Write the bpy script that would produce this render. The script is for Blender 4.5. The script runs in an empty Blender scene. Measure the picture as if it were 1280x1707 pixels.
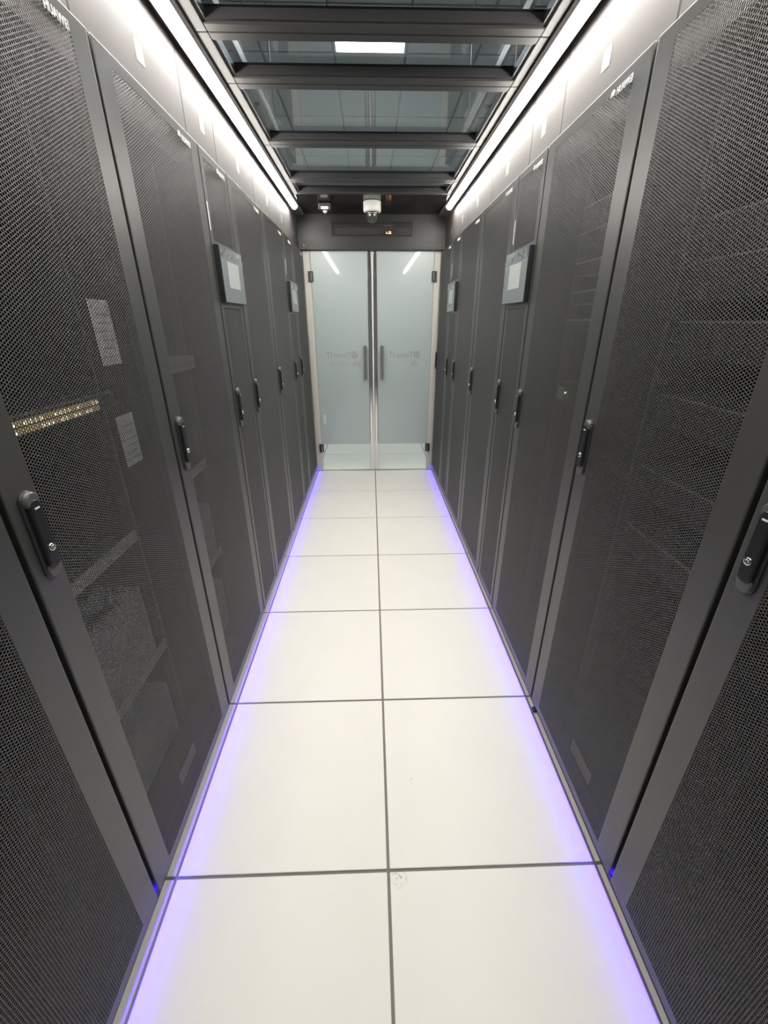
import bpy, bmesh, math, random
import numpy as np
from mathutils import Vector, Matrix
PI = math.pi
rnd = random.Random(7)
sc = bpy.context.scene
COL = sc.collection

# ------------------------------------------------------------------ camera
F_PX = 704.5
CAM = Vector((-0.0296, -0.6979, 1.4315))
def cam_axes(p, y, r):
    f = Vector((math.sin(y)*math.cos(p), math.cos(y)*math.cos(p), -math.sin(p)))
    ri = Vector((math.cos(y), -math.sin(y), 0)); d = f.cross(ri)
    return ri*math.cos(r) + d*math.sin(r), d*math.cos(r) - ri*math.sin(r), f
ri, dn, fw = cam_axes(0.422, 0.0285, 0.0024)
cd = bpy.data.cameras.new('camera'); cam = bpy.data.objects.new('camera', cd); COL.objects.link(cam)
cd.sensor_fit = 'VERTICAL'; cd.sensor_height = 24.0; cd.sensor_width = 18.0
cd.lens = F_PX/1707*24.0; cd.clip_start = 0.01; cd.clip_end = 100
cam.matrix_world = Matrix(((ri.x, -dn.x, -fw.x, CAM.x), (ri.y, -dn.y, -fw.y, CAM.y), (ri.z, -dn.z, -fw.z, CAM.z), (0, 0, 0, 1)))
sc.camera = cam

# ------------------------------------------------------------------ world, exposure, light levels
w = bpy.data.worlds.new('world'); sc.world = w; w.use_nodes = True
bg = w.node_tree.nodes['Background']; bg.inputs[0].default_value = (0.6, 0.65, 0.7, 1); bg.inputs[1].default_value = 0.05
sc.view_settings.view_transform = 'Standard'; sc.view_settings.look = 'None'
sc.view_settings.exposure = 0.0; sc.view_settings.gamma = 1.0; sc.view_settings.use_curve_mapping = False
LED_POWER = 84.0        # white light strips along the aisle
BLUE_POWER = 150.0       # blue strips under the cabinet doors
PANEL_POWER = 20.0      # the seen ceiling light panel and the unseen ones added around the aisle
try:
    sc.cycles.use_denoising = True
    sc.cycles.max_bounces = 9; sc.cycles.diffuse_bounces = 5; sc.cycles.glossy_bounces = 4
    sc.cycles.transmission_bounces = 8; sc.cycles.transparent_max_bounces = 16
    sc.cycles.caustics_reflective = False; sc.cycles.caustics_refractive = False
    sc.cycles.sample_clamp_indirect = 6.0
except Exception:
    pass

# ------------------------------------------------------------------ materials
def mat(name, col, rough=0.5, metal=0.0, spec=0.5, noise=0.0, nscale=40.0, bump=0.0, bscale=900.0, coat=0.0, emit=None, estr=0.0):
    m = bpy.data.materials.new(name); m.use_nodes = True
    nt = m.node_tree; b = nt.nodes['Principled BSDF']
    b.inputs['Base Color'].default_value = (*col, 1); b.inputs['Roughness'].default_value = rough
    b.inputs['Metallic'].default_value = metal; b.inputs['Specular IOR Level'].default_value = spec
    b.inputs['Coat Weight'].default_value = coat; b.inputs['Coat Roughness'].default_value = 0.08
    tc = nt.nodes.new('ShaderNodeTexCoord')
    if noise > 0:
        n = nt.nodes.new('ShaderNodeTexNoise'); n.inputs['Scale'].default_value = nscale; n.inputs['Detail'].default_value = 4
        nt.links.new(tc.outputs['Object'], n.inputs['Vector'])
        mx = nt.nodes.new('ShaderNodeMix'); mx.data_type = 'RGBA'
        mx.inputs[6].default_value = (*[c*(1-noise) for c in col], 1); mx.inputs[7].default_value = (*[min(1, c*(1+noise)) for c in col], 1)
        nt.links.new(n.outputs['Fac'], mx.inputs[0]); nt.links.new(mx.outputs[2], b.inputs['Base Color'])
    if bump > 0:
        n2 = nt.nodes.new('ShaderNodeTexNoise'); n2.inputs['Scale'].default_value = bscale
        nt.links.new(tc.outputs['Object'], n2.inputs['Vector'])
        bp = nt.nodes.new('ShaderNodeBump'); bp.inputs['Strength'].default_value = bump; bp.inputs['Distance'].default_value = 0.0005
        nt.links.new(n2.outputs['Fac'], bp.inputs['Height']); nt.links.new(bp.outputs['Normal'], b.inputs['Normal'])
    if emit:
        b.inputs['Emission Color'].default_value = (*emit, 1); b.inputs['Emission Strength'].default_value = estr
    return m
def emission(name, col, s):
    m = bpy.data.materials.new(name); m.use_nodes = True; nt = m.node_tree
    nt.nodes.remove(nt.nodes['Principled BSDF']); e = nt.nodes.new('ShaderNodeEmission')
    e.inputs[0].default_value = (*col, 1); e.inputs[1].default_value = s
    nt.links.new(e.outputs[0], nt.nodes['Material Output'].inputs[0]); return m
def thin_fresnel(nt, ior):
    # the same reflectance on the way into and out of a flat pane
    geo = nt.nodes.new('ShaderNodeNewGeometry'); fr = nt.nodes.new('ShaderNodeFresnel')
    mx = nt.nodes.new('ShaderNodeMix'); mx.inputs[2].default_value = ior; mx.inputs[3].default_value = 1.0/ior
    nt.links.new(geo.outputs['Backfacing'], mx.inputs[0]); nt.links.new(mx.outputs[0], fr.inputs[0]); return fr
def glass(name, tint, ior=1.5, rough=0.0):
    m = bpy.data.materials.new(name); m.use_nodes = True; nt = m.node_tree
    nt.nodes.remove(nt.nodes['Principled BSDF'])
    t = nt.nodes.new('ShaderNodeBsdfTransparent'); t.inputs[0].default_value = (*tint, 1)
    g = nt.nodes.new('ShaderNodeBsdfGlossy'); g.inputs['Roughness'].default_value = rough; g.inputs[0].default_value = (1, 1, 1, 1)
    fr = thin_fresnel(nt, ior)
    mx = nt.nodes.new('ShaderNodeMixShader')
    nt.links.new(fr.outputs[0], mx.inputs[0]); nt.links.new(t.outputs[0], mx.inputs[1]); nt.links.new(g.outputs[0], mx.inputs[2])
    nt.links.new(mx.outputs[0], nt.nodes['Material Output'].inputs[0]); return m
def frosted(name):
    m = bpy.data.materials.new(name); m.use_nodes = True; nt = m.node_tree
    nt.nodes.remove(nt.nodes['Principled BSDF'])
    tr = nt.nodes.new('ShaderNodeBsdfTranslucent'); tr.inputs[0].default_value = (0.38, 0.44, 0.44, 1)
    df = nt.nodes.new('ShaderNodeBsdfDiffuse'); df.inputs[0].default_value = (0.66, 0.77, 0.76, 1)
    m1 = nt.nodes.new('ShaderNodeMixShader'); m1.inputs[0].default_value = 0.58
    nt.links.new(tr.outputs[0], m1.inputs[1]); nt.links.new(df.outputs[0], m1.inputs[2])
    g = nt.nodes.new('ShaderNodeBsdfGlossy'); g.inputs['Roughness'].default_value = 0.03
    g2 = nt.nodes.new('ShaderNodeBsdfGlossy'); g2.inputs['Roughness'].default_value = 0.35
    m0 = nt.nodes.new('ShaderNodeMixShader'); m0.inputs[0].default_value = 0.10
    nt.links.new(m1.outputs[0], m0.inputs[1]); nt.links.new(g2.outputs[0], m0.inputs[2])
    fr = thin_fresnel(nt, 1.5)
    m2 = nt.nodes.new('ShaderNodeMixShader')
    nt.links.new(fr.outputs[0], m2.inputs[0]); nt.links.new(m0.outputs[0], m2.inputs[1]); nt.links.new(g.outputs[0], m2.inputs[2])
    nt.links.new(m2.outputs[0], nt.nodes['Material Output'].inputs[0]); return m
def tile_material():
    m = mat('floor_tile_white', (0.84, 0.82, 0.77), rough=0.38, spec=0.45, noise=0.03, nscale=6)
    nt = m.node_tree; b = nt.nodes['Principled BSDF']
    geo = nt.nodes.new('ShaderNodeNewGeometry')
    col_in = b.inputs['Base Color'].links[0].from_socket
    last = col_in
    # small scuffs with a shape of their own on two tiles
    for (x, y, r, s) in ((0.030, -0.035, 0.028, 0.55), (0.092, 0.245, 0.012, 0.35)):
        d = nt.nodes.new('ShaderNodeVectorMath'); d.operation = 'DISTANCE'; d.inputs[1].default_value = (x, y, 0)
        nt.links.new(geo.outputs['Position'], d.inputs[0])
        n = nt.nodes.new('ShaderNodeTexNoise'); n.inputs['Scale'].default_value = 110
        nt.links.new(geo.outputs['Position'], n.inputs['Vector'])
        mr = nt.nodes.new('ShaderNodeMapRange'); mr.inputs[1].default_value = r; mr.inputs[2].default_value = r*0.3
        nt.links.new(d.outputs['Value'], mr.inputs[0])
        mu = nt.nodes.new('ShaderNodeMath'); mu.operation = 'MULTIPLY'; nt.links.new(mr.outputs[0], mu.inputs[0])
        gt = nt.nodes.new('ShaderNodeMapRange'); gt.inputs[1].default_value = 0.53; gt.inputs[2].default_value = 0.62
        nt.links.new(n.outputs['Fac'], gt.inputs[0]); nt.links.new(gt.outputs[0], mu.inputs[1])
        mu2 = nt.nodes.new('ShaderNodeMath'); mu2.operation = 'MULTIPLY'; mu2.inputs[1].default_value = s; nt.links.new(mu.outputs[0], mu2.inputs[0])
        mx = nt.nodes.new('ShaderNodeMix'); mx.data_type = 'RGBA'; mx.inputs[7].default_value = (0.22, 0.21, 0.2, 1)
        nt.links.new(mu2.outputs[0], mx.inputs[0]); nt.links.new(last, mx.inputs[6]); last = mx.outputs[2]
    nt.links.new(last, b.inputs['Base Color'])
    return m

M = {}
M['black'] = mat('cabinet_black_paint', (0.055, 0.055, 0.053), rough=0.38, spec=0.65, noise=0.06, nscale=60, bump=0.12, bscale=1200)
M['mesh'] = mat('perforated_steel', (0.050, 0.050, 0.050), rough=0.40, spec=0.6, noise=0.05)
M['inner'] = mat('cabinet_inner_steel', (0.03, 0.03, 0.03), rough=0.5, noise=0.05)
M['beam'] = mat('cabinet_beam_steel', (0.16, 0.16, 0.155), rough=0.5, noise=0.05)
M['rail'] = mat('rack_rail_steel', (0.09, 0.09, 0.09), rough=0.45, noise=0.05)
M['handle'] = mat('handle_plastic', (0.014, 0.014, 0.016), rough=0.32, spec=0.5, noise=0.05)
M['handle_plate'] = mat('handle_plate_plastic', (0.03, 0.03, 0.032), rough=0.35, noise=0.05)
M['boss'] = mat('handle_boss_grey', (0.10, 0.10, 0.10), rough=0.3, noise=0.04)
M['chrome'] = mat('polished_chrome', (0.85, 0.84, 0.82), rough=0.10, metal=1.0, noise=0.03)
M['steel'] = mat('brushed_steel', (0.46, 0.45, 0.43), rough=0.3, metal=1.0, noise=0.06, nscale=90)
M['logo'] = mat('logo_white', (0.80, 0.82, 0.80), rough=0.35, noise=0.02)
M['valance'] = mat('valance_grey_paint', (0.110, 0.101, 0.100), rough=0.6, spec=0.2, noise=0.04, nscale=5)
M['sticker2'] = mat('faded_label', (0.185, 0.185, 0.18), rough=0.55, noise=0.12, nscale=120)
M['sticker'] = mat('paper_sticker', (0.72, 0.72, 0.70), rough=0.55, noise=0.05)
M['print'] = mat('grey_print', (0.42, 0.44, 0.43), rough=0.6, noise=0.05)
M['led'] = emission('white_light_strip', (1.0, 0.965, 0.90), LED_POWER)
M['blue'] = emission('blue_light_strip', (0.05, 0.008, 1.0), BLUE_POWER)
M['housing'] = mat('lamp_housing', (0.20, 0.185, 0.20), rough=0.5, noise=0.04)
M['soffit'] = mat('soffit_trim_paint', (0.24, 0.22, 0.20), rough=0.5, spec=0.3, noise=0.04)
M['wframe'] = mat('roof_window_frame', (0.042, 0.040, 0.038), rough=0.45, spec=0.3, noise=0.05)
M['gasket'] = mat('roof_window_gasket', (0.03, 0.03, 0.032), rough=0.4, noise=0.05)
M['roofglass'] = glass('roof_glass', (0.77, 0.82, 0.84))
M['clear'] = glass('clear_door_glass', (0.93, 0.97, 0.95))
M['frost'] = frosted('frosted_door_glass')
M['blackgloss'] = mat('black_soffit_panel', (0.008, 0.008, 0.008), rough=0.14, spec=0.3, noise=0.05)
M['header'] = mat('header_grey_paint', (0.017, 0.0165, 0.0155), rough=0.42, noise=0.05)
M['slat'] = mat('grille_dark', (0.035, 0.035, 0.035), rough=0.45, noise=0.05)
M['dark'] = mat('dark_void', (0.01, 0.01, 0.01), rough=0.7, noise=0.05)
M['camwhite'] = mat('camera_white_plastic', (0.72, 0.71, 0.68), rough=0.35, noise=0.02)
M['camdome'] = mat('camera_smoked_dome', (0.05, 0.05, 0.05), rough=0.05, spec=1.0, noise=0.03, coat=0.5)
M['jamb'] = mat('door_jamb_cream', (0.58, 0.56, 0.51), rough=0.45, noise=0.03)
M['seal'] = mat('door_seal', (0.85, 0.83, 0.88), rough=0.35, noise=0.03)
M['glasstext'] = mat('glass_lettering_grey', (0.30, 0.34, 0.335), rough=0.6, noise=0.04)
M['glasstext2'] = mat('glass_lettering_pale', (0.42, 0.44, 0.43), rough=0.6, noise=0.04)
M['tile'] = tile_material()
M['grout'] = mat('floor_joint', (0.20, 0.18, 0.17), rough=0.7, noise=0.05)
M['wall'] = mat('room_wall_paint', (0.70, 0.71, 0.70), rough=0.7, noise=0.03, nscale=3)
M['ctile'] = mat('room_ceiling_tile', (0.62, 0.63, 0.63), rough=0.8, noise=0.05, nscale=30)
M['tbar'] = mat('ceiling_grid_metal', (0.45, 0.46, 0.47), rough=0.5, noise=0.03)
M['panel'] = emission('ceiling_panel_light', (0.97, 0.98, 1.0), PANEL_POWER)
M['tray'] = mat('cable_tray_cream', (0.72, 0.70, 0.60), rough=0.4, noise=0.04)
M['bezel'] = mat('display_bezel', (0.17, 0.19, 0.205), rough=0.16, spec=0.6, noise=0.03)
M['dispside'] = mat('display_side', (0.012, 0.012, 0.014), rough=0.3, noise=0.04)
M['screen'] = mat('display_screen_off', (0.50, 0.53, 0.52), rough=0.22, noise=0.04, nscale=12)
M['film'] = glass('protective_film', (0.93, 0.94, 0.95), ior=1.9, rough=0.06)
M['server'] = mat('server_black', (0.03, 0.03, 0.032), rough=0.4, noise=0.06)
M['lip'] = mat('server_metal_lip', (0.42, 0.41, 0.38), rough=0.35, metal=0.6, noise=0.05)
M['boxgrey'] = mat('equipment_grey', (0.50, 0.49, 0.50), rough=0.5, noise=0.06)
M['shelf'] = mat('shelf_metal', (0.62, 0.60, 0.55), rough=0.4, noise=0.06)
M['port'] = mat('port_brass_glow', (0.75, 0.60, 0.32), rough=0.3, metal=0.3, noise=0.2, nscale=200, emit=(1.0, 0.72, 0.30), estr=0.22)  # faint glow in the brass stands in for light it reflects
M['portw'] = mat('port_white_light', (0.8, 0.8, 0.8), rough=0.4, noise=0.05, emit=(1.0, 0.93, 0.75), estr=1.6)
M['paper'] = mat('white_paper', (0.82, 0.81, 0.83), rough=0.7, noise=0.03)
M['cable'] = mat('pale_cable', (0.6, 0.6, 0.58), rough=0.45, noise=0.05)
M['green'] = emission('green_status_light', (0.35, 1.0, 0.25), 9.0)
M['orange'] = emission('orange_status_light', (1.0, 0.33, 0.12), 6.0)
M['amber'] = emission('amber_status_light', (1.0, 0.75, 0.5), 5.0)
M['red'] = mat('red_plastic', (0.35, 0.03, 0.03), rough=0.5, noise=0.05)
M['rubber'] = mat('black_rubber', (0.012, 0.012, 0.014), rough=0.55, noise=0.05)

# ------------------------------------------------------------------ mesh helpers
class MB:
    def __init__(s): s.v = []; s.f = []; s.sm = []
    def add(s, vs, fs, smooth=False):
        o = len(s.v); s.v += [tuple(p) for p in vs]
        s.f += [tuple(i+o for i in f) for f in fs]; s.sm += [smooth]*len(fs); return s
    def box(s, x0, x1, y0, y1, z0, z1, bev=0.0, seg=1):
        if bev <= 0:
            vs = [(x, y, z) for x in (x0, x1) for y in (y0, y1) for z in (z0, z1)]
            return s.add(vs, [(0, 1, 3, 2), (4, 6, 7, 5), (0, 4, 5, 1), (2, 3, 7, 6), (0, 2, 6, 4), (1, 5, 7, 3)])
        bm = bmesh.new(); bmesh.ops.create_cube(bm, size=1)
        for v in bm.verts: v.co = ((x0+x1)/2+v.co.x*(x1-x0), (y0+y1)/2+v.co.y*(y1-y0), (z0+z1)/2+v.co.z*(z1-z0))
        bmesh.ops.bevel(bm, geom=bm.edges[:], offset=bev, segments=seg, affect='EDGES', profile=0.5)
        return s.frombm(bm)
    def frombm(s, bm, smooth=False):
        bm.verts.index_update()
        s.add([v.co[:] for v in bm.verts], [tuple(v.index for v in f.verts) for f in bm.faces], smooth); bm.free(); return s
    def prism(s, pts, axis, a, b):
        # pts: 2D outline, extruded along axis ('x','y','z') from a to b
        n = len(pts)
        def P(p, h): return {'x': (h, p[0], p[1]), 'y': (p[0], h, p[1]), 'z': (p[0], p[1], h)}[axis]
        vs = [P(p, a) for p in pts]+[P(p, b) for p in pts]
        fs = [tuple(range(n))[::-1], tuple(range(n, 2*n))]+[(i, (i+1) % n, n+(i+1) % n, n+i) for i in range(n)]
        return s.add(vs, fs)
    def loft(s, rings, cap=True, smooth=True):
        n = len(rings[0]); vs = [p for r in rings for p in r]; fs = []
        for k in range(len(rings)-1):
            for i in range(n): fs.append((k*n+i, k*n+(i+1) % n, (k+1)*n+(i+1) % n, (k+1)*n+i))
        s.add(vs, fs, smooth)
        if cap: s.add(rings[0], [tuple(range(n))[::-1]]); s.add(rings[-1], [tuple(range(n))])
        return s
    def lathe(s, prof, c=(0, 0, 0), n=32, smooth=True):
        rings = [[(c[0]+r*math.cos(2*PI*i/n), c[1]+r*math.sin(2*PI*i/n), c[2]+z) for i in range(n)] for r, z in prof]
        return s.loft(rings, True, smooth)
    def tube(s, pts, r, n=8):
        pts = [Vector(p) for p in pts]; rings = []
        for i, p in enumerate(pts):
            t = (pts[min(i+1, len(pts)-1)]-pts[max(i-1, 0)]).normalized()
            a = t.orthogonal().normalized() if abs(t.z) > .9 else t.cross(Vector((0, 0, 1))).normalized(); b = t.cross(a)
            rings.append([tuple(p+(a*math.cos(2*PI*k/n)+b*math.sin(2*PI*k/n))*r) for k in range(n)])
        return s.loft(rings)
    def mesh(s, name, m):
        me = bpy.data.meshes.new(name); me.from_pydata(s.v, [], s.f); me.update()
        me.polygons.foreach_set('use_smooth', s.sm); me.materials.append(m); return me
    def build(s, name, m, parent=None, loc=None, rz=None):
        return link(name, s.mesh(name, m), parent, loc, rz)
def link(name, me, parent=None, loc=None, rz=None):
    o = bpy.data.objects.new(name, me); COL.objects.link(o)
    if parent is not None: o.parent = parent
    if loc is not None: o.location = loc
    if rz is not None: o.rotation_euler = (0, 0, rz)
    return o
def tag(o, label=None, cat=None, group=None, kind=None):
    if label: o['label'] = label
    if cat: o['category'] = cat
    if group: o['group'] = group
    if kind: o['kind'] = kind
    return o
def empty(name, loc, rz=0.0):
    return link(name, None, None, loc, rz)
def thing(name, label, cat, loc, rz=0.0, group=None):
    return tag(empty(name, loc, rz), label, cat, group)
def struct(name, mb, m, label=None):
    return tag(mb.build(name, m), label, None, None, 'structure')
def copy_tree(o, parent=None):
    c = o.copy(); COL.objects.link(c); c.parent = parent
    for ch in list(o.children): copy_tree(ch, c)
    return c
def stadium(cy, cz, hw, hh, n=8):
    pts = []
    for k in range(n+1): a = PI*k/n; pts.append((cy+hw*math.cos(a), cz+(hh-hw)+hw*math.sin(a)))
    for k in range(n+1): a = PI+PI*k/n; pts.append((cy+hw*math.cos(a), cz-(hh-hw)+hw*math.sin(a)))
    return pts
def text_mesh(body, size, mirror=False, bold=0.0, depth=0.0006):
    c = bpy.data.curves.new('lettering_curve', 'FONT'); c.body = body; c.size = size; c.extrude = depth; c.offset = bold
    c.align_x = 'LEFT'; c.align_y = 'BOTTOM_BASELINE'; c.resolution_u = 3
    o = bpy.data.objects.new('lettering_tmp', c); COL.objects.link(o)
    dg = bpy.context.evaluated_depsgraph_get(); me = bpy.data.meshes.new_from_object(o.evaluated_get(dg))
    bpy.data.objects.remove(o); bpy.data.curves.remove(c)
    return [tuple(v.co) for v in me.vertices], [tuple(p.vertices) for p in me.polygons]
def flower(r):
    """eight-petal fan emblem in a unit 2D frame, list of outlines"""
    out = []
    for k in range(8):
        a = PI*(0.02+0.96*k/7)
        L = r*(0.75+0.30*math.sin(a)); wd = r*0.20
        c, s_ = math.cos(a), math.sin(a); pts = []
        for t, h in ((0.12, 0.0), (0.45, 0.55), (0.75, 1.0), (0.95, 0.7), (1.0, 0.0), (0.95, -0.7), (0.75, -1.0), (0.45, -0.55)):
            u, v = L*t, wd*h; pts.append((c*u-s_*v, s_*u+c*v-r*0.35))
        out.append(pts)
    return out

# ------------------------------------------------------------------ dimensions
XL, XR = -0.604, 0.592            # front planes of the cabinet doors
VL, VR = -0.634, 0.627            # faces of the panels above the cabinets
SEAM = [-0.684, -0.080, 0.524, 1.128, 1.439, 2.043, 2.647, 2.958, 3.562]
NARROW = (3, 6)
DOOR_Y = 3.572
ZC = 2.256
H_DOOR0, H_DOOR1 = 0.060, 1.985

# ------------------------------------------------------------------ setting: room, floor
fl = struct('floor', MB().box(-4.2, 4.2, -4.0, 7.5, -0.06, -0.004), M['grout'])
tile_me = MB().box(-0.296, 0.296, -0.296, 0.296, -0.03, 0.0, 0.0012).mesh('floor_tile', M['tile'])
for j in range(-5, 12):
    for i in range(-7, 7):
        link('floor_tile', tile_me, fl, (0.6*i+0.3, 0.6*j+0.3-0.015, 0))
for nm, b in (('wall_left', (-4.3, -4.2, -4.0, 7.5)), ('wall_right', (4.2, 4.3, -4.0, 7.5)), ('wall_back', (-4.3, 4.3, 7.5, 7.6)), ('wall_front', (-4.3, 4.3, -4.1, -4.0))):
    struct(nm, MB().box(*b, -0.06, 3.6), M['wall'])
ce = struct('ceiling', MB().box(-4.3, 4.3, -4.1, 7.6, 3.51, 3.6), M['tbar'])
ct = MB().box(-0.29, 0.29, -0.29, 0.29, 3.485, 3.512, 0.003).mesh('ceiling_tile', M['ctile'])
LIGHTS = [(0.0, 3.8, 'square white ceiling light panel seen through the glass roof'),
          (-2.4, 3.8, 'unseen square light panel added over the left of the outer room beside the doors'),  # these four are out of view, added to light the outer room
          (2.4, 3.8, 'unseen square light panel added over the right of the outer room beside the doors'),
          (-1.8, 6.2, 'unseen square light panel added at the far left of the outer room'),
          (1.8, 6.2, 'unseen square light panel added at the far right of the outer room')]
lp = [(round(x, 2), round(y, 2)) for x, y, _ in LIGHTS]
for i in range(-7, 8):
    for j in range(-2, 12):
        x, y = 0.6*i, 0.6*j+0.2
        if any(abs(x-a) < .31 and abs(y-b) < .31 for a, b in lp): continue
        link('ceiling_tile', ct, ce, (x, y, 0))
for x, y, lab in LIGHTS:
    t = thing('ceiling_light_panel', lab, 'light', (x, y, 3.48), 0, 'ceiling light panels')
    f = MB()
    for s_ in (-1, 1):
        f.box(-0.298, 0.298, min(s_*.298, s_*.28), max(s_*.298, s_*.28), 0, 0.03); f.box(min(s_*.298, s_*.28), max(s_*.298, s_*.28), -0.28, 0.28, 0, 0.03)
    f.build('frame', M['camwhite'], t); MB().box(-0.28, 0.28, -0.28, 0.28, 0.006, 0.028).build('diffuser', M['panel'], t)

# ------------------------------------------------------------------ panels above the cabinets, soffit trims
st_me = MB().box(0, 0.0006, -0.024, 0.024, -0.0235, 0.0235).mesh('label_sticker', M['sticker2'])
for side, (xf, rz, nm) in {'l': (VL, PI, 'trim_1'), 'r': (VR, 0.0, 'trim_2')}.items():
    tr = empty(nm, (xf, 0, 0), rz); tag(tr, ('grey panels above the left cabinet row' if side == 'l' else 'grey panels above the right cabinet row'), kind='structure')
    sg = -1 if side == 'l' else 1
    for k in range(8):
        y0, y1 = SEAM[k]+0.0015, SEAM[k+1]-0.0015
        ya, yb = sorted((y0*sg, y1*sg))
        p = MB().box(0, 0.03, ya, yb, 1.9915, 2.2475, 0.003).build('valance_panel', M['valance'], tr)
        yc = 0.5*(SEAM[k]+SEAM[k+1])
        s2 = link('label_sticker', st_me, p, (-0.0007, (yc+0.02)*sg, 2.088))
    # soffit trim with the light strip fixed below it
    so = MB().box(-0.068, 0.03, min(SEAM[0]*sg, 3.548*sg), max(SEAM[0]*sg, 3.548*sg), 2.2485, 2.30, 0.003)
    tag(so.build('trim_3' if side == 'l' else 'trim_4', M['soffit'], None, (xf, 0, 0), rz), 'cream soffit rail along the %s light strip' % ('left' if side == 'l' else 'right'), kind='structure')
    lt = thing('light_strip', 'long glowing white light strip above the %s cabinet row' % ('left' if side == 'l' else 'right'), 'light strip', (xf, 0, 0), rz, 'white light strips')
    ya, yb = sorted((SEAM[0]*sg, 3.19*sg))
    # corner profile tilted towards the aisle, with a rounded diffuser
    MB().prism([(-0.0275, 2.2182), (-0.0275, 2.2483), (-0.0660, 2.2483), (-0.0660, 2.2375)], 'y', ya, yb).build('housing', M['housing'], lt)
    p0, p1 = Vector((-0.0282, 2.2183)), Vector((-0.0645, 2.2365)); dv = p1-p0; nv = Vector((dv.y, -dv.x)).normalized()
    if nv.y > 0: nv = -nv
    arc = [p0+dv*(k/8)+nv*(0.0008+0.0095*math.sin(PI*k/8)) for k in range(9)]
    MB().prism([tuple(p0+nv*0.0003)]+[tuple(p) for p in arc]+[tuple(p1+nv*0.0003)], 'y', ya+0.002, yb-0.002).build('diffuser', M['led'], lt)

# ------------------------------------------------------------------ roof windows over the aisle
def roof_window(n, y0, y1, lab):
    a, b = y0+0.002, y1-0.002
    fw_, ox = 0.040, 0.522
    t = empty('window_%d' % n, (0, 0, 0)); tag(t, lab, kind='structure')
    f = MB()
    f.box(-0.557, -ox, a, b, ZC, 2.30, 0.002); f.box(ox, 0.552, a, b, ZC, 2.30, 0.002)
    f.box(-ox, ox, a, a+fw_, ZC, 2.30, 0.002); f.box(-ox, ox, b-fw_, b, ZC, 2.30, 0.002)
    f.build('frame', M['wframe'], t)
    g = MB(); q = 0.012; zz0, zz1 = ZC+0.006, 2.287
    g.box(-ox, -ox+q, a+fw_, b-fw_, zz0, zz1); g.box(ox-q, ox, a+fw_, b-fw_, zz0, zz1)
    g.box(-ox+q, ox-q, a+fw_, a+fw_+q, zz0, zz1); g.box(-ox+q, ox-q, b-fw_-q, b-fw_, zz0, zz1)
    g.build('gasket', M['gasket'], t)
    MB().box(-ox+0.002, ox-0.002, a+fw_+0.002, b-fw_-0.002, 2.288, 2.294).build('glass_pane', M['roofglass'], t)
for n, (i, lab) in enumerate(((0, 'nearest roof window, beyond the top of the picture'), (1, 'roof window cut by the top of the picture'), (2, 'wide roof window before the one that shows the ceiling light'),
                              (3, 'narrow roof window through which the ceiling light shows'), (4, 'wide roof window just beyond the ceiling light'),
                              (5, 'wide roof window second from the glass doors'), (6, 'narrow roof window nearest the dome camera'))):
    roof_window(n+1, SEAM[i], SEAM[i+1], lab)
struct('trim_5', MB().box(VL+0.07, VR-0.07, 2.960, 3.548, ZC, 2.30, 0.002), M['blackgloss'], 'black glossy soffit panel that carries the dome camera')

# ------------------------------------------------------------------ header above the doors
hd = thing('header_panel', 'dark grey header panel with slotted vent above the glass doors', 'panel', (-0.0035, 3.55, 2.0))
X0, X1 = -0.6305+0.001, 0.6305-0.001
gx0, gx1, gz0, gz1 = -0.345, 0.340, 0.098, 0.203
f = MB(); f.box(X0, gx0, 0, 0.012, 0.012, 0.2995); f.box(gx1, X1, 0, 0.012, 0.012, 0.2995); f.box(gx0, gx1, 0, 0.012, 0.012, gz0); f.box(gx0, gx1, 0, 0.012, gz1, 0.2995)
f.build('face', M['header'], hd)
MB().box(X0, X1, 0.05, 0.07, 0.0, 0.2995).build('back_plate', M['dark'], hd)
MB().box(X0, X1, -0.008, 0.05, 0.0, 0.0118, 0.002).build('bottom_rail', M['header'], hd)
n_sl = 9
for k in range(n_sl):
    z = gz0+(k+0.5)*(gz1-gz0)/n_sl
    MB().box(gx0, gx1, 0.002, 0.012, z-0.0028, z+0.0028).build('vent_slat', M['slat'], hd)
u = MB().box(gx0+0.03, 0.065, 0.016, 0.045, 0.118, 0.168, 0.003).box(0.205, gx1-0.005, 0.016, 0.045, 0.118, 0.168, 0.003).build('inner_unit', M['rail'], hd)
mo = MB().box(0.07, 0.20, 0.014, 0.045, 0.108, 0.198, 0.003).build('control_module', M['server'], hd)
MB().box(0.118, 0.130, 0.0095, 0.0135, 0.122, 0.132).build('status_light', M['amber'], mo)
MB().box(0.140, 0.162, 0.0095, 0.0135, 0.118, 0.136, 0.003).build('status_light', M['orange'], mo)
MB().box(0.105, 0.168, 0.0120, 0.0135, 0.176, 0.181).build('marking', M['print'], mo)
for x in (-0.585, 0.585):
    MB().lathe([(0.006, 0), (0.006, 0.003), (0.003, 0.005)], n=12).build('screw', M['steel'], hd, (x, -0.0005, 0.032)).rotation_euler = (PI/2, 0, 0)

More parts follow.
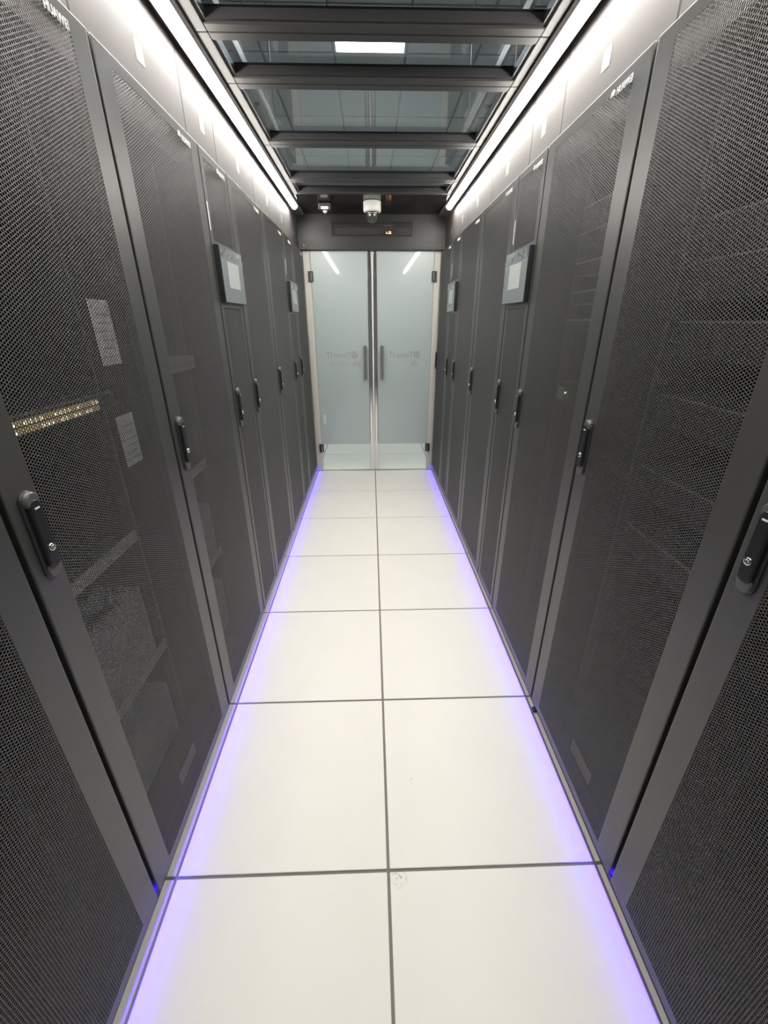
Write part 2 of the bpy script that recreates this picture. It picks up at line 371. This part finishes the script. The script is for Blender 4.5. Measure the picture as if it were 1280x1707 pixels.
# ------------------------------------------------------------------ glass doors
for nm, (x0, x1) in (('trim_6', (-0.660, -0.548)), ('trim_7', (0.542, 0.650))):
    struct(nm, MB().box(x0, x1, 3.580, 3.62, 0.001, 1.998, 0.003), M['jamb'], 'cream upright %s of the glass doors' % ('left' if nm == 'trim_6' else 'right'))
struct('trim_8', MB().box(-0.65, 0.65, 3.5635, 3.6, 0.0, 0.004, 0.001), M['steel'], 'thin metal threshold under the glass doors')
def door_leaf(nm, sgn, lab):
    # sgn -1: left leaf, +1: right leaf
    t = empty(nm, (-0.003, DOOR_Y+0.010, 0.006)); tag(t, lab, kind='structure')
    xi, xo = (0.030 if sgn < 0 else 0.028), 0.541
    def bx(a, b): return sorted((sgn*a, sgn*b))
    ya, yb = -0.004, 0.004
    a, b = bx(xi, xo)
    MB().box(a, b, ya, yb, 0.280, 1.985, 0.001).build('frosted_pane', M['frost'], t)
    MB().box(a, b, ya, yb, 0.004, 0.2795, 0.001).build('clear_pane', M['clear'], t)
    a, b = bx(0.011 if sgn < 0 else 0.004, 0.046 if sgn < 0 else 0.037)
    MB().box(a, b, -0.012, 0.012, 0.004, 1.988, 0.006, 3).build('edge_profile', M['chrome'], t)
    a, b = bx(-0.003 if sgn < 0 else 0.0005, 0.010 if sgn < 0 else 0.0035)
    MB().box(a, b, -0.009, 0.009, 0.004, 1.984, 0.001).build('edge_seal', M['seal'], t)
    hx = sgn*0.079
    hb = MB().box(hx-0.013, hx+0.013, -0.044, -0.036, 0.920, 1.228, 0.003, 2).build('pull_handle', M['steel'], t)
    for z in (0.94, 1.208):
        MB().box(hx-0.010, hx+0.010, -0.036, -0.0042, z-0.012, z+0.012, 0.002).build('standoff', M['steel'], hb)
    for z in (0.238, 1.795):
        a, b = bx(0.525, 0.570)
        hg = MB().box(a, b, -0.016, 0.010, z-0.042, z+0.042, 0.002).build('hinge', M['gasket'], t)
        a, b = bx(0.536, 0.546)
        MB().box(a, b, -0.0185, -0.0165, z-0.032, z+0.032, 0.0008).build('hinge_plate', M['chrome'], hg)
    # lettering on the outer face reads mirrored from inside
    if sgn < 0: cx0, hx0 = -0.150, -0.130
    else: cx0, hx0 = 0.440, 0.420
    lt = MB(); vs, fs = text_mesh('Tecno\u00b7IT', 0.076, bold=0.0004)
    sxx = 0.235/max(v[0] for v in vs)
    lt.add([(cx0-0.062-v[0]*sxx, -0.0046-v[2]*0.3, 1.118+v[1]) for v in vs], fs)
    lt.build('lettering', M['glasstext'], t)
    gl = MB(); R = 0.030
    for k in range(5):
        zz = -0.8*R+0.4*R*k; ww = math.sqrt(R*R-zz*zz)
        gl.box(cx0-0.030-ww, cx0-0.030+ww, -0.0050, -0.0043, 1.143+zz-0.0042, 1.143+zz+0.0042)
    ring = []
    gl.loft([[(cx0-0.030+R*q*math.cos(2*PI*i/24), yy, 1.143+R*q*math.sin(2*PI*i/24)) for i in range(24)] for q, yy in ((1.08, -0.0043), (1.08, -0.0051), (0.9, -0.0051))], False, False)
    gl.build('globe_emblem', M['glasstext'], t)
    l2 = MB(); vs, fs = text_mesh('HUAWEI', 0.060, bold=0.0004)
    sxx = 0.20/max(v[0] for v in vs)
    l2.add([(hx0-0.090-v[0]*sxx, -0.0046-v[2]*0.3, 1.040+v[1]) for v in vs], fs); l2.build('lettering', M['glasstext2'], t)
    em = MB()
    for p in flower(0.046): em.prism([(hx0-0.036-u_, 1.060+v_) for u_, v_ in p], 'y', -0.0050, -0.0043)
    em.build('petal_emblem', M['glasstext2'], t)
    return t
d1 = door_leaf('door_1', -1, 'left leaf of the frosted glass double door')
d2 = door_leaf('door_2', 1, 'right leaf of the frosted glass double door')
MB().box(-0.508, -0.484, -0.0050, -0.0042, 0.49, 0.585).build('paper_sticker', M['sticker'], d1)

# ------------------------------------------------------------------ dome camera and motion sensor on the black soffit
t = thing('dome_camera', 'white security camera with a dark glass dome on the black soffit', 'camera', (-0.004, 3.135, ZC-0.002))
MB().lathe([(0.060, 0.0), (0.066, -0.002), (0.066, -0.058), (0.062, -0.066), (0.050, -0.068)], n=40).build('base', M['camwhite'], t)
MB().lathe([(0.050, -0.066), (0.050, -0.072), (0.046, -0.074), (0.001, -0.074)], n=40).build('collar', M['gasket'], t)
dm = MB().lathe([(0.043*math.cos(a), -0.086-0.050*math.sin(a)) for a in [0, .25, .5, .75, 1.0, 1.2, 1.4, 1.55]], n=32).build('dome', M['camdome'], t)
MB().lathe([(0.0445, -0.074), (0.0445, -0.087), (0.042, -0.088)], n=32).build('dome_ring', M['camdome'], t)
for s_ in (-1, 1):
    MB().box(s_*0.018-0.007, s_*0.018+0.007, -0.0465, -0.038, -0.096, -0.084, 0.002).build('lamp_window', M['camwhite'], dm)
t = thing('motion_sensor', 'small black sensor with a white lens left of the dome camera', 'sensor', (-0.362, 3.19, ZC-0.002))
MB().box(-0.048, 0.048, -0.035, 0.035, -0.046, 0.0, 0.006, 2).build('body', M['gasket'], t)
MB().box(-0.028, 0.028, -0.0375, -0.0352, -0.044, -0.026, 0.001).build('window', M['sticker'], t)
MB().lathe([(0.018*math.cos(a), -0.046-0.018*math.sin(a)) for a in [0, .4, .8, 1.2, 1.55]], n=20).build('lens', M['camwhite'], t)

# ------------------------------------------------------------------ cabinets
def perforated(y0, y1, z0, z1, p=0.0063, hole=0.77, t=0.0013):
    R = p/math.sqrt(3); dy = 1.5*R
    nc = int((y1-y0-2*R)/dy)+1; nr = int((z1-z0-p*1.5)/p)+1
    sy = (y0+y1)/2-(nc-1)*dy/2; sz = (z0+z1)/2-((nr-1)*p+p/2)/2
    ci, rj = np.meshgrid(np.arange(nc), np.arange(nr), indexing='ij')
    cy = sy+ci*dy; cz = sz+rj*p+(ci % 2)*p/2
    cy = cy.ravel(); cz = cz.ravel(); n = len(cy)
    a = np.arange(6)*PI/3
    V = np.zeros((n, 18, 3), np.float32)
    for k, (r, x) in enumerate(((R, 0.0), (R*hole, 0.0), (R*hole, t))):
        V[:, k*6:(k+1)*6, 0] = x
        V[:, k*6:(k+1)*6, 1] = cy[:, None]+r*np.cos(a); V[:, k*6:(k+1)*6, 2] = cz[:, None]+r*np.sin(a)
    q = []
    for i in range(6):
        j = (i+1) % 6
        q.append((i, j, 6+j, 6+i)); q.append((6+i, 6+j, 12+j, 12+i))
    Fq = (np.array(q, np.int32)[None]+(np.arange(n, dtype=np.int32)*18)[:, None, None]).reshape(-1)
    nf = n*12
    me = bpy.data.meshes.new('perforated_panel')
    me.vertices.add(n*18); me.vertices.foreach_set('co', V.reshape(-1))
    me.loops.add(nf*4); me.loops.foreach_set('vertex_index', Fq)
    me.polygons.add(nf); me.polygons.foreach_set('loop_start', np.arange(nf, dtype=np.int32)*4)
    try: me.polygons.foreach_set('loop_total', np.full(nf, 4, np.int32))
    except Exception: pass
    me.update(calc_edges=True); me.materials.append(M['mesh'])
    return me

def ring(mb, y0, y1, z0, z1, iy0, iy1, iz0, iz1, x0, x1):
    """flat plate with a rectangular opening, as four boxes"""
    mb.box(x0, x1, y0, iy0, z0, z1); mb.box(x0, x1, iy1, y1, z0, z1)
    mb.box(x0, x1, iy0, iy1, z0, iz0); mb.box(x0, x1, iy0, iy1, iz1, z1)

def add_handle(door, cy, cz=1.099):
    hw, hh = 0.0175, 0.082
    def rg(x, w_, h_, dz=0.0): return [(x, p[0], p[1]) for p in stadium(cy, cz+dz, w_, h_)]
    MB().loft([rg(0.0004, hw, hh), rg(-0.0040, hw, hh), rg(-0.0060, hw-0.002, hh-0.002)], True, False).build('handle_plate', M['handle_plate'], door)
    MB().loft([rg(-0.0060, 0.0150, 0.016, 0.064), rg(-0.0115, 0.0150, 0.016, 0.064), rg(-0.0140, 0.012, 0.013, 0.064)], True, True).build('handle_boss', M['boss'], door)
    MB().loft([rg(-0.0061, 0.0128, 0.064, 0.003), rg(-0.0120, 0.0128, 0.064, 0.003), rg(-0.0150, 0.0105, 0.0617, 0.003)], True, False).build('handle_grip', M['handle'], door)
    MB().loft([rg(-0.0060, 0.0145, 0.0155, -0.065), rg(-0.0085, 0.0145, 0.0155, -0.065), rg(-0.0098, 0.012, 0.013, -0.065)], True, True).build('handle_foot', M['boss'], door)
    lk = MB().lathe([(0.0068, 0.0), (0.0068, 0.003), (0.0058, 0.0036), (0.0026, 0.0036), (0.0022, 0.0030)], n=20).build('lock', M['chrome'], door, (-0.0148, cy, cz-0.022))
    lk.rotation_euler = (0, -PI/2, 0)
    MB().box(-0.0160, -0.0149, cy-0.005, cy+0.005, cz+0.050, cz+0.053).build('handle_mark', M['sticker'], door)

LOGO_V, LOGO_F = text_mesh('HUAWEI', 0.021, bold=0.0004)
def add_logo(door, yl, z0, width):
    # reading direction runs towards -y
    mb = MB(); sx = width*0.70/max(v[0] for v in LOGO_V)
    mb.add([(-0.0012-v[2], yl-width*0.30-v[0]*sx, z0+v[1]) for v in LOGO_V], LOGO_F)
    mb.build('lettering', M['logo'], door)
    em = MB()
    for p in flower(0.0125): em.prism([(yl-0.0125-u_, z0+0.009+v_) for u_, v_ in p], 'x', -0.0022, -0.0008)
    em.build('petal_emblem', M['logo'], door)

def cabinet_body(t, W):
    h = W/2-0.001
    MB().box(0.060, 1.10, -h+0.004, h-0.004, 0.0005, 0.080).build('plinth', M['inner'], t)
    for s_ in (-1, 1):
        a, b = sorted((s_*h, s_*(h-0.018)))
        MB().box(0.028, 1.10, a, b, 0.0805, 1.970).build('side_panel', M['inner'], t)
    MB().box(0.028, 1.10, -h, h, 1.9705, 1.990).build('top_panel', M['inner'], t)
    MB().box(1.080, 1.0995, -h+0.0185, h-0.0185, 0.081, 1.9700).build('back_panel', M['inner'], t)
    MB().box(0.030, 0.060, -h+0.0185, h-0.0185, 1.918, 1.9700).build('top_beam', M['beam'], t)
    MB().box(0.030, 0.060, -h+0.0185, h-0.0185, 0.0815, 0.108).build('bottom_beam', M['inner'], t)
    for s_ in (-1, 1):
        a, b = sorted((s_*(h-0.0185), s_*(h-0.052)))
        MB().box(0.030, 0.070, a, b, 0.1085, 1.9175).build('post', M['inner'], t)

WIDE_PANEL = perforated(-0.2305, 0.2305, 0.0895, 1.9575)
def wide_cabinet():
    t = empty('server_cabinet', (0, 0, 0))
    cabinet_body(t, 0.604)
    for s_ in (-1, 1):
        a, b = sorted((s_*0.2345, s_*0.2480))
        r = MB().box(0.138, 0.142, a, b, 0.11, 1.915); r.box(0.142, 0.175, min(s_*0.2465, s_*0.2480), max(s_*0.2465, s_*0.2480), 0.11, 1.915)
        r.build('mounting_rail', M['rail'], t)
    d = MB(); y = 0.2962
    ring(d, -y+0.006, y-0.006, H_DOOR0+0.006, H_DOOR1-0.006, -0.2275, 0.2275, 0.0925, 1.9545, 0.0012, 0.003)
    # folded edges, rounded so that they catch the light
    d.box(0.0, 0.022, -y, -y+0.020, H_DOOR0, H_DOOR1, 0.0035, 3); d.box(0.0, 0.022, y-0.020, y, H_DOOR0, H_DOOR1, 0.0035, 3)
    d.box(0.0, 0.022, -y+0.010, y-0.010, H_DOOR1-0.018, H_DOOR1, 0.0035, 3); d.box(0.0, 0.022, -y+0.010, y-0.010, H_DOOR0, H_DOOR0+0.018, 0.0035, 3)
    ring(d, -y+0.010, y-0.010, H_DOOR0+0.010, H_DOOR1-0.010, -0.2290, 0.2290, 0.0910, 1.9560, 0.00005, 0.0012)
    dr = d.build('door', M['black'], t)
    link('perforated_panel', WIDE_PANEL, dr)
    add_handle(dr, 0.258); add_logo(dr, -0.124, 1.9465, 0.100)
    return t

NP_UP = perforated(-0.1215, 0.1215, 1.712, 1.9575); NP_LO = perforated(-0.1215, 0.1215, 0.0895, 1.488)
def narrow_cabinet():
    t = empty('cooling_unit', (0, 0, 0))
    cabinet_body(t, 0.311)
    d = MB(); y = 0.1505
    for (z0, z1, a, b) in ((H_DOOR0, 1.500, 0.0910, 1.4865), (1.697, H_DOOR1, 1.7135, 1.9560)):
        ring(d, -y+0.006, y-0.006, z0+0.004, z1-0.004, -0.1195, 0.1195, a, b, 0.00005, 0.003)
    d.box(0.0, 0.022, -y, -y+0.016, H_DOOR0, H_DOOR1, 0.0035, 3); d.box(0.0, 0.022, y-0.016, y, H_DOOR0, H_DOOR1, 0.0035, 3)
    d.box(0.0, 0.022, -y+0.008, y-0.008, H_DOOR1-0.016, H_DOOR1, 0.0035, 3); d.box(0.0, 0.022, -y+0.008, y-0.008, H_DOOR0, H_DOOR0+0.016, 0.0035, 3)
    d.box(0.0, 0.020, -y+0.010, y-0.010, 1.490, 1.705)
    dr = d.build('door', M['black'], t)
    link('perforated_panel', NP_UP, dr); link('perforated_panel', NP_LO, dr)
    # touch display in the door, still under its wrinkled protective film
    MB().box(-0.020, 0.0, -0.1455, 0.1455, 1.503, 1.696, 0.002).build('display_case', M['dispside'], dr)
    MB().box(-0.0225, -0.0202, -0.1440, 0.1440, 1.5045, 1.6945, 0.001).build('display_bezel', M['bezel'], dr)
    MB().box(-0.0234, -0.0226, -0.075, 0.075, 1.557, 1.648, 0.0003).build('display_screen', M['screen'], dr)
    fm = MB(); nu, nv = 36, 8; vs = []
    for i in range(nu+1):
        for j in range(nv+1):
            yy = -0.146+0.292*i/nu; zz = 1.652+0.030*j/nv+0.010*math.sin(5.2*i/nu*PI+0.6)*(j/nv)
            xx = -0.0245-0.006*(j/nv)*(0.6+0.5*math.sin(9*i/nu*PI+j*.35)+0.4*math.sin(17*i/nu+1.3))
            vs.append((xx, yy, zz))
    fm.add(vs, [(i*(nv+1)+j, (i+1)*(nv+1)+j, (i+1)*(nv+1)+j+1, i*(nv+1)+j+1) for i in range(nu) for j in range(nv)], True)
    fm.build('protective_film', M['film'], dr)
    MB().box(-0.0008, 0.0002, 0.1385, 0.1475, 1.738, 1.825).build('marking_strip', M['logo'], dr)
    add_handle(dr, 0.112); add_logo(dr, -0.022, 1.9465, 0.094)
    return t
wide_p = wide_cabinet(); narrow_p = narrow_cabinet()
LEFT = ['black server cabinet at the lower left corner, cut off by the picture edge',
        'black server cabinet on the left with paper sheets and a lit switch behind its mesh',
        'black server cabinet on the left just before the nearer left touch display',
        'narrow black cooling unit with touch display, nearer of the two on the left',
        'black server cabinet on the left just beyond the nearer touch display',
        'black server cabinet on the left just before the far touch display',
        'narrow black cooling unit with touch display, far one on the left beside the doors',
        'black server cabinet at the far end of the left row, against the glass doors']
RIGHT = ['black server cabinet at the right edge with only its handle foot and lower mesh showing',
         'largest black server cabinet on the right, pale server edges showing behind its mesh',
         'black server cabinet on the right with a clearly readable white logo at its top',
         'narrow black cooling unit with touch display, nearer of the two on the right',
         'black server cabinet on the right just beyond the nearer touch display',
         'black server cabinet on the right just before the far touch display',
         'narrow black cooling unit with touch display, far one on the right beside the doors',
         'black server cabinet at the far end of the right row, against the glass doors']
used = {'w': False, 'n': False}
for k in range(8):
    for side, labs in (('L', LEFT), ('R', RIGHT)):
        key = 'n' if k in NARROW else 'w'; proto = narrow_p if key == 'n' else wide_p
        o = proto if not used[key] else copy_tree(proto); used[key] = True
        o.location = (XL if side == 'L' else XR, 0.5*(SEAM[k]+SEAM[k+1]), 0.0)
        o.rotation_euler = (0, 0, PI if side == 'L' else 0.0)
        tag(o, labs[k], 'cooling unit' if key == 'n' else 'cabinet', 'cooling units with displays' if key == 'n' else 'server cabinets in two rows')

# blue light strips tucked under the doors in front of the plinths
for side, xf, rz in (('left', XL, PI), ('right', XR, 0.0)):
    sg = -1 if side == 'left' else 1
    t = thing('blue_light_strip', 'blue light strip under the door edges of the %s cabinet row' % side, 'light strip', (xf, 0, 0), rz, 'blue floor light strips')
    ya, yb = sorted((SEAM[0]*sg, 3.56*sg))
    ch = MB().box(0.0365, 0.059, ya, yb, 0.0005, 0.030).box(0.0245, 0.0365, ya, yb, 0.0005, 0.004).box(0.0245, 0.0260, ya, yb, 0.004, 0.0180)
    for k in range(8):          # unseen hood added to keep the blue light low, open at door gaps
        a, b = sorted(((SEAM[k]+0.006)*sg, (SEAM[k+1]-0.006)*sg))
        ch.box(0.0245, 0.0365, a, b, 0.0285, 0.030); ch.box(0.0245, 0.0260, a, b, 0.0218, 0.0285)
    ch.build('channel', M['inner'], t)
    MB().box(0.0330, 0.0363, ya+0.003, yb-0.003, 0.0215, 0.0278).build('diffuser', M['blue'], t)

# ------------------------------------------------------------------ equipment inside the cabinets that show it
def at(side, k): return ((XL if side == 'L' else XR), 0.5*(SEAM[k]+SEAM[k+1])), (PI if side == 'L' else 0.0)
def equip(name, lab, cat, side, k, z, group=None):
    (x, y), rz = at(side, k); return thing(name, lab, cat, (x, y, z), rz, group)
HB = 0.2465
# left cabinet with the lit switch
t = equip('network_switch', 'slim network switch with a row of lit yellow ports, behind mesh on the left', 'switch', 'L', 1, 1.228)
MB().box(0.106, 0.36, -0.2225, 0.2225, 0, 0.0445, 0.001).build('chassis', M['inner'], t)
for s_ in (-1, 1): MB().box(0.1065, 0.1375, *sorted((s_*0.223, s_*0.2460)), 0.002, 0.0425).build('bracket', M['rail'], t)
MB().box(0.1040, 0.1058, -0.221, 0.221, 0.0385, 0.0435).build('top_edge', M['lip'], t)
pb, pw = MB(), MB()
for i in range(26):
    for j in range(2):
        y = 0.208-i*0.0148; z = 0.006+j*0.0145
        pb.box(0.1035, 0.1058, y-0.0062, y+0.0062, z, z+0.0115)
        if rnd.random() < 0.55: pw.box(0.1025, 0.1034, y-0.004, y+0.002, z+0.002, z+0.0075)
tag(pb.build('port_row', M['port'], t), kind='stuff'); tag(pw.build('port_lights', M['portw'], t), kind='stuff')
def rack_shelf(lab, side, k, z, m='shelf', x=0.141, hgt=0.032):
    t = equip('rack_shelf', lab, 'shelf', side, k, z, 'rack shelves')
    MB().box(x, x+0.42, -0.222, 0.222, 0, 0.0025).build('tray', M['inner'], t)
    MB().box(x-0.004, x-0.0005, -0.2335, 0.2335, -0.004, hgt).build('front_lip', M[m], t)
    return t
def equipment_box(lab, side, k, z, h, y0=-0.20, y1=0.215, x=0.148):
    t = equip('equipment_box', lab, 'equipment', side, k, z, 'grey equipment boxes')
    MB().box(x, x+0.35, y0, y1, 0, h, 0.004).build('body', M['boxgrey'], t)
    MB().box(x-0.006, x-0.0003, y0+0.012, y1-0.012, 0.012, h-0.012, 0.003).build('front_panel', M['boxgrey'], t)
    for q in range(3): MB().box(x-0.0085, x-0.0063, y0+0.02, y1-0.02, h*(0.25+0.2*q), h*(0.25+0.2*q)+0.004).build('rib', M['boxgrey'], t)
    return t
rack_shelf('pale metal shelf below the lit switch behind the left mesh', 'L', 1, 0.838)
rack_shelf('pale shelf under the upper grey box in the left cabinet with the switch', 'L', 1, 0.424)
equipment_box('upper grey equipment box behind the mesh of the left cabinet with the switch', 'L', 1, 0.4266, 0.265)
equipment_box('lower grey equipment box behind the mesh of the left cabinet with the switch', 'L', 1, 0.0806, 0.215)
t = equip('cable_bundle', 'dark drooping cable above the upper grey box on the left', 'cable', 'L', 1, 0.692)
MB().tube([(0.16, 0.15, 0.008), (0.15, 0.12, 0.05), (0.15, 0.06, 0.07), (0.16, -0.02, 0.03), (0.17, -0.08, 0.009)], 0.009).build('cable', M['rubber'], t)
for z0, z1, ya, yb, lab in ((1.346, 1.477, 0.284, 0.357, 'upper white paper sheet inside the mesh door on the left'), (1.118, 1.236, 0.276, 0.350, 'lower white paper sheet inside the mesh door on the left')):
    t = equip('paper_sheet', lab, 'paper', 'L', 1, z0, 'paper sheets inside the left door')
    yc = 0.5*(SEAM[1]+SEAM[2])
    MB().box(0.0040, 0.0046, -(yb-yc), -(ya-yc), 0.0, z1-z0).build('sheet', M['paper'], t)
    pm = MB()
    for q in range(6): pm.box(0.0036, 0.00395, -(yb-yc)+0.008, -(ya-yc)-0.008-0.006*(q % 3), (z1-z0)*(0.12+0.13*q), (z1-z0)*(0.12+0.13*q)+0.003)
    pm.build('print', M['print'], t)
# second left cabinet
t = equip('network_patch_unit', 'patch unit with pale ports behind the mesh above the second left handle', 'panel', 'L', 2, 1.272)
MB().box(0.106, 0.22, -0.2225, 0.2225, 0, 0.0445, 0.001).build('chassis', M['boxgrey'], t)
pb = MB()
for i in range(24): pb.box(0.1035, 0.1058, 0.196-i*0.0165-0.005, 0.196-i*0.0165+0.005, 0.010, 0.026)
tag(pb.build('port_row', M['lip'], t), kind='stuff')
rack_shelf('shelf behind the mesh level with the second left handle foot', 'L', 2, 0.872)
rack_shelf('lower shelf in the second left cabinet before the cooling unit', 'L', 2, 0.452)
equipment_box('upper grey box behind the mesh of the second left cabinet', 'L', 2, 0.4546, 0.255, -0.215, 0.20)
equipment_box('lower grey box behind the mesh of the second left cabinet', 'L', 2, 0.0806, 0.250, -0.20, 0.20)
# right cabinets: stacked servers
def server(lab, k, ztop, h, x):
    t = equip('rack_server', lab, 'server', 'R', k, ztop-h, 'rack servers on the right')
    MB().box(x, x+0.6, -0.2235, 0.2235, 0, h-0.001, 0.001).build('chassis', M['server'], t)
    MB().box(x-0.0030, x-0.0004, -0.222, 0.222, h-0.0062, h-0.0012).build('top_lip', M['lip'], t)
    g = MB()
    for q in range(8): g.box(x-0.0030, x-0.0004, -0.20+0.05*q, -0.165+0.05*q, 0.012, h-0.018)
    g.build('drive_bays', M['gasket'], t)
    return t
ORD = ['topmost', 'second', 'third', 'fourth', 'fifth', 'sixth']
for q, (zt, h) in enumerate(((1.650, 0.084), (1.564, 0.086), (1.434, 0.086), (1.257, 0.086), (1.057, 0.086), (0.875, 0.086))):
    server('%s black server with a pale top edge behind the large right mesh door' % ORD[q], 1, zt, h, 0.156)
for q, (zt, h) in enumerate(((1.793, 0.074), (1.715, 0.0435), (1.625, 0.0435), (1.533, 0.0435), (1.441, 0.0435))):
    server('%s server with a pale edge behind the right mesh door with the readable logo' % ORD[q], 2, zt, h, 0.128)
for q, (z, lab) in enumerate(((1.6255, 'upper tangle of pale patch cables behind the right mesh door'), (1.5335, 'lower tangle of pale patch cables behind the right mesh door'))):
    t = equip('patch_cable', lab, 'cable', 'R', 2, z, 'pale patch cables')
    for c_ in range(5):
        y0 = -0.19+0.035*c_+0.02*rnd.random()
        MB().tube([(0.15, y0, 0.004), (0.118, y0+0.006, 0.018), (0.112, y0+0.02+0.01*rnd.random(), 0.032+0.008*rnd.random()), (0.124, y0+0.036, 0.02), (0.15, y0+0.05, 0.004)], 0.0022, 6).build('cable', M['cable'], t)
t = equip('power_unit', 'small grey unit with a green light behind the right mesh door', 'power unit', 'R', 2, 1.130)
MB().box(0.128, 0.30, -0.2235, 0.2235, 0, 0.086, 0.001).build('chassis', M['server'], t)
MB().box(0.1255, 0.1278, 0.150, 0.200, 0.022, 0.070).build('panel', M['boxgrey'], t)
MB().box(0.1240, 0.1278, 0.128, 0.135, 0.048, 0.055).build('status_light', M['green'], t)
# paper label low inside the right doors
t = equip('paper_label', 'faint pale paper label low inside the large right mesh door', 'label', 'R', 1, 0.175)
MB().box(0.0040, 0.0046, -0.128, -0.008, 0.0, 0.048).build('sheet', M['sticker'], t)
t = equip('paper_label', 'faint pale paper label low inside the left mesh door below the grey boxes', 'label', 'L', 1, 0.175)
MB().box(0.0040, 0.0046, -0.02, 0.09, 0.0, 0.045).build('sheet', M['sticker'], t)

# ------------------------------------------------------------------ black rubber block in the floor strip on the right
t = thing('rubber_block', 'small black rubber block on the floor edge by the right cabinets', 'block', (0.618, 0.512, 0.0))
MB().box(-0.016, 0.014, -0.011, 0.011, 0.0002, 0.012, 0.002).build('body', M['rubber'], t)

# ------------------------------------------------------------------ cable trays over the cabinet rows
for s_, lab in ((-1, 'cream cable tray above the left cabinet row, seen through the roof glass'), (1, 'cream cable tray above the right cabinet row, seen through the roof glass')):
    t = thing('cable_tray', lab, 'cable tray', (s_*0.66, 0, 2.64), 0, 'cable trays over the rows')
    for a in (0.0, 0.30):
        xa, xb = sorted((s_*a, s_*(a+0.022)))
        MB().box(xa, xb, -0.6, 3.3, 0, 0.05, 0.002).build('side_rail', M['tray'], t)
    xa, xb = sorted((s_*0.022, s_*0.30))
    for q in range(10): MB().box(xa, xb, -0.5+0.4*q, -0.48+0.4*q, 0.004, 0.02).build('rung', M['tray'], t)
    for q in (-0.2, 1.5, 3.1):
        for a in (0.011, 0.311):
            MB().tube([(s_*a, q, 0.05), (s_*a, q, 0.845)], 0.004, 6).build('hanger_rod', M['steel'], t)
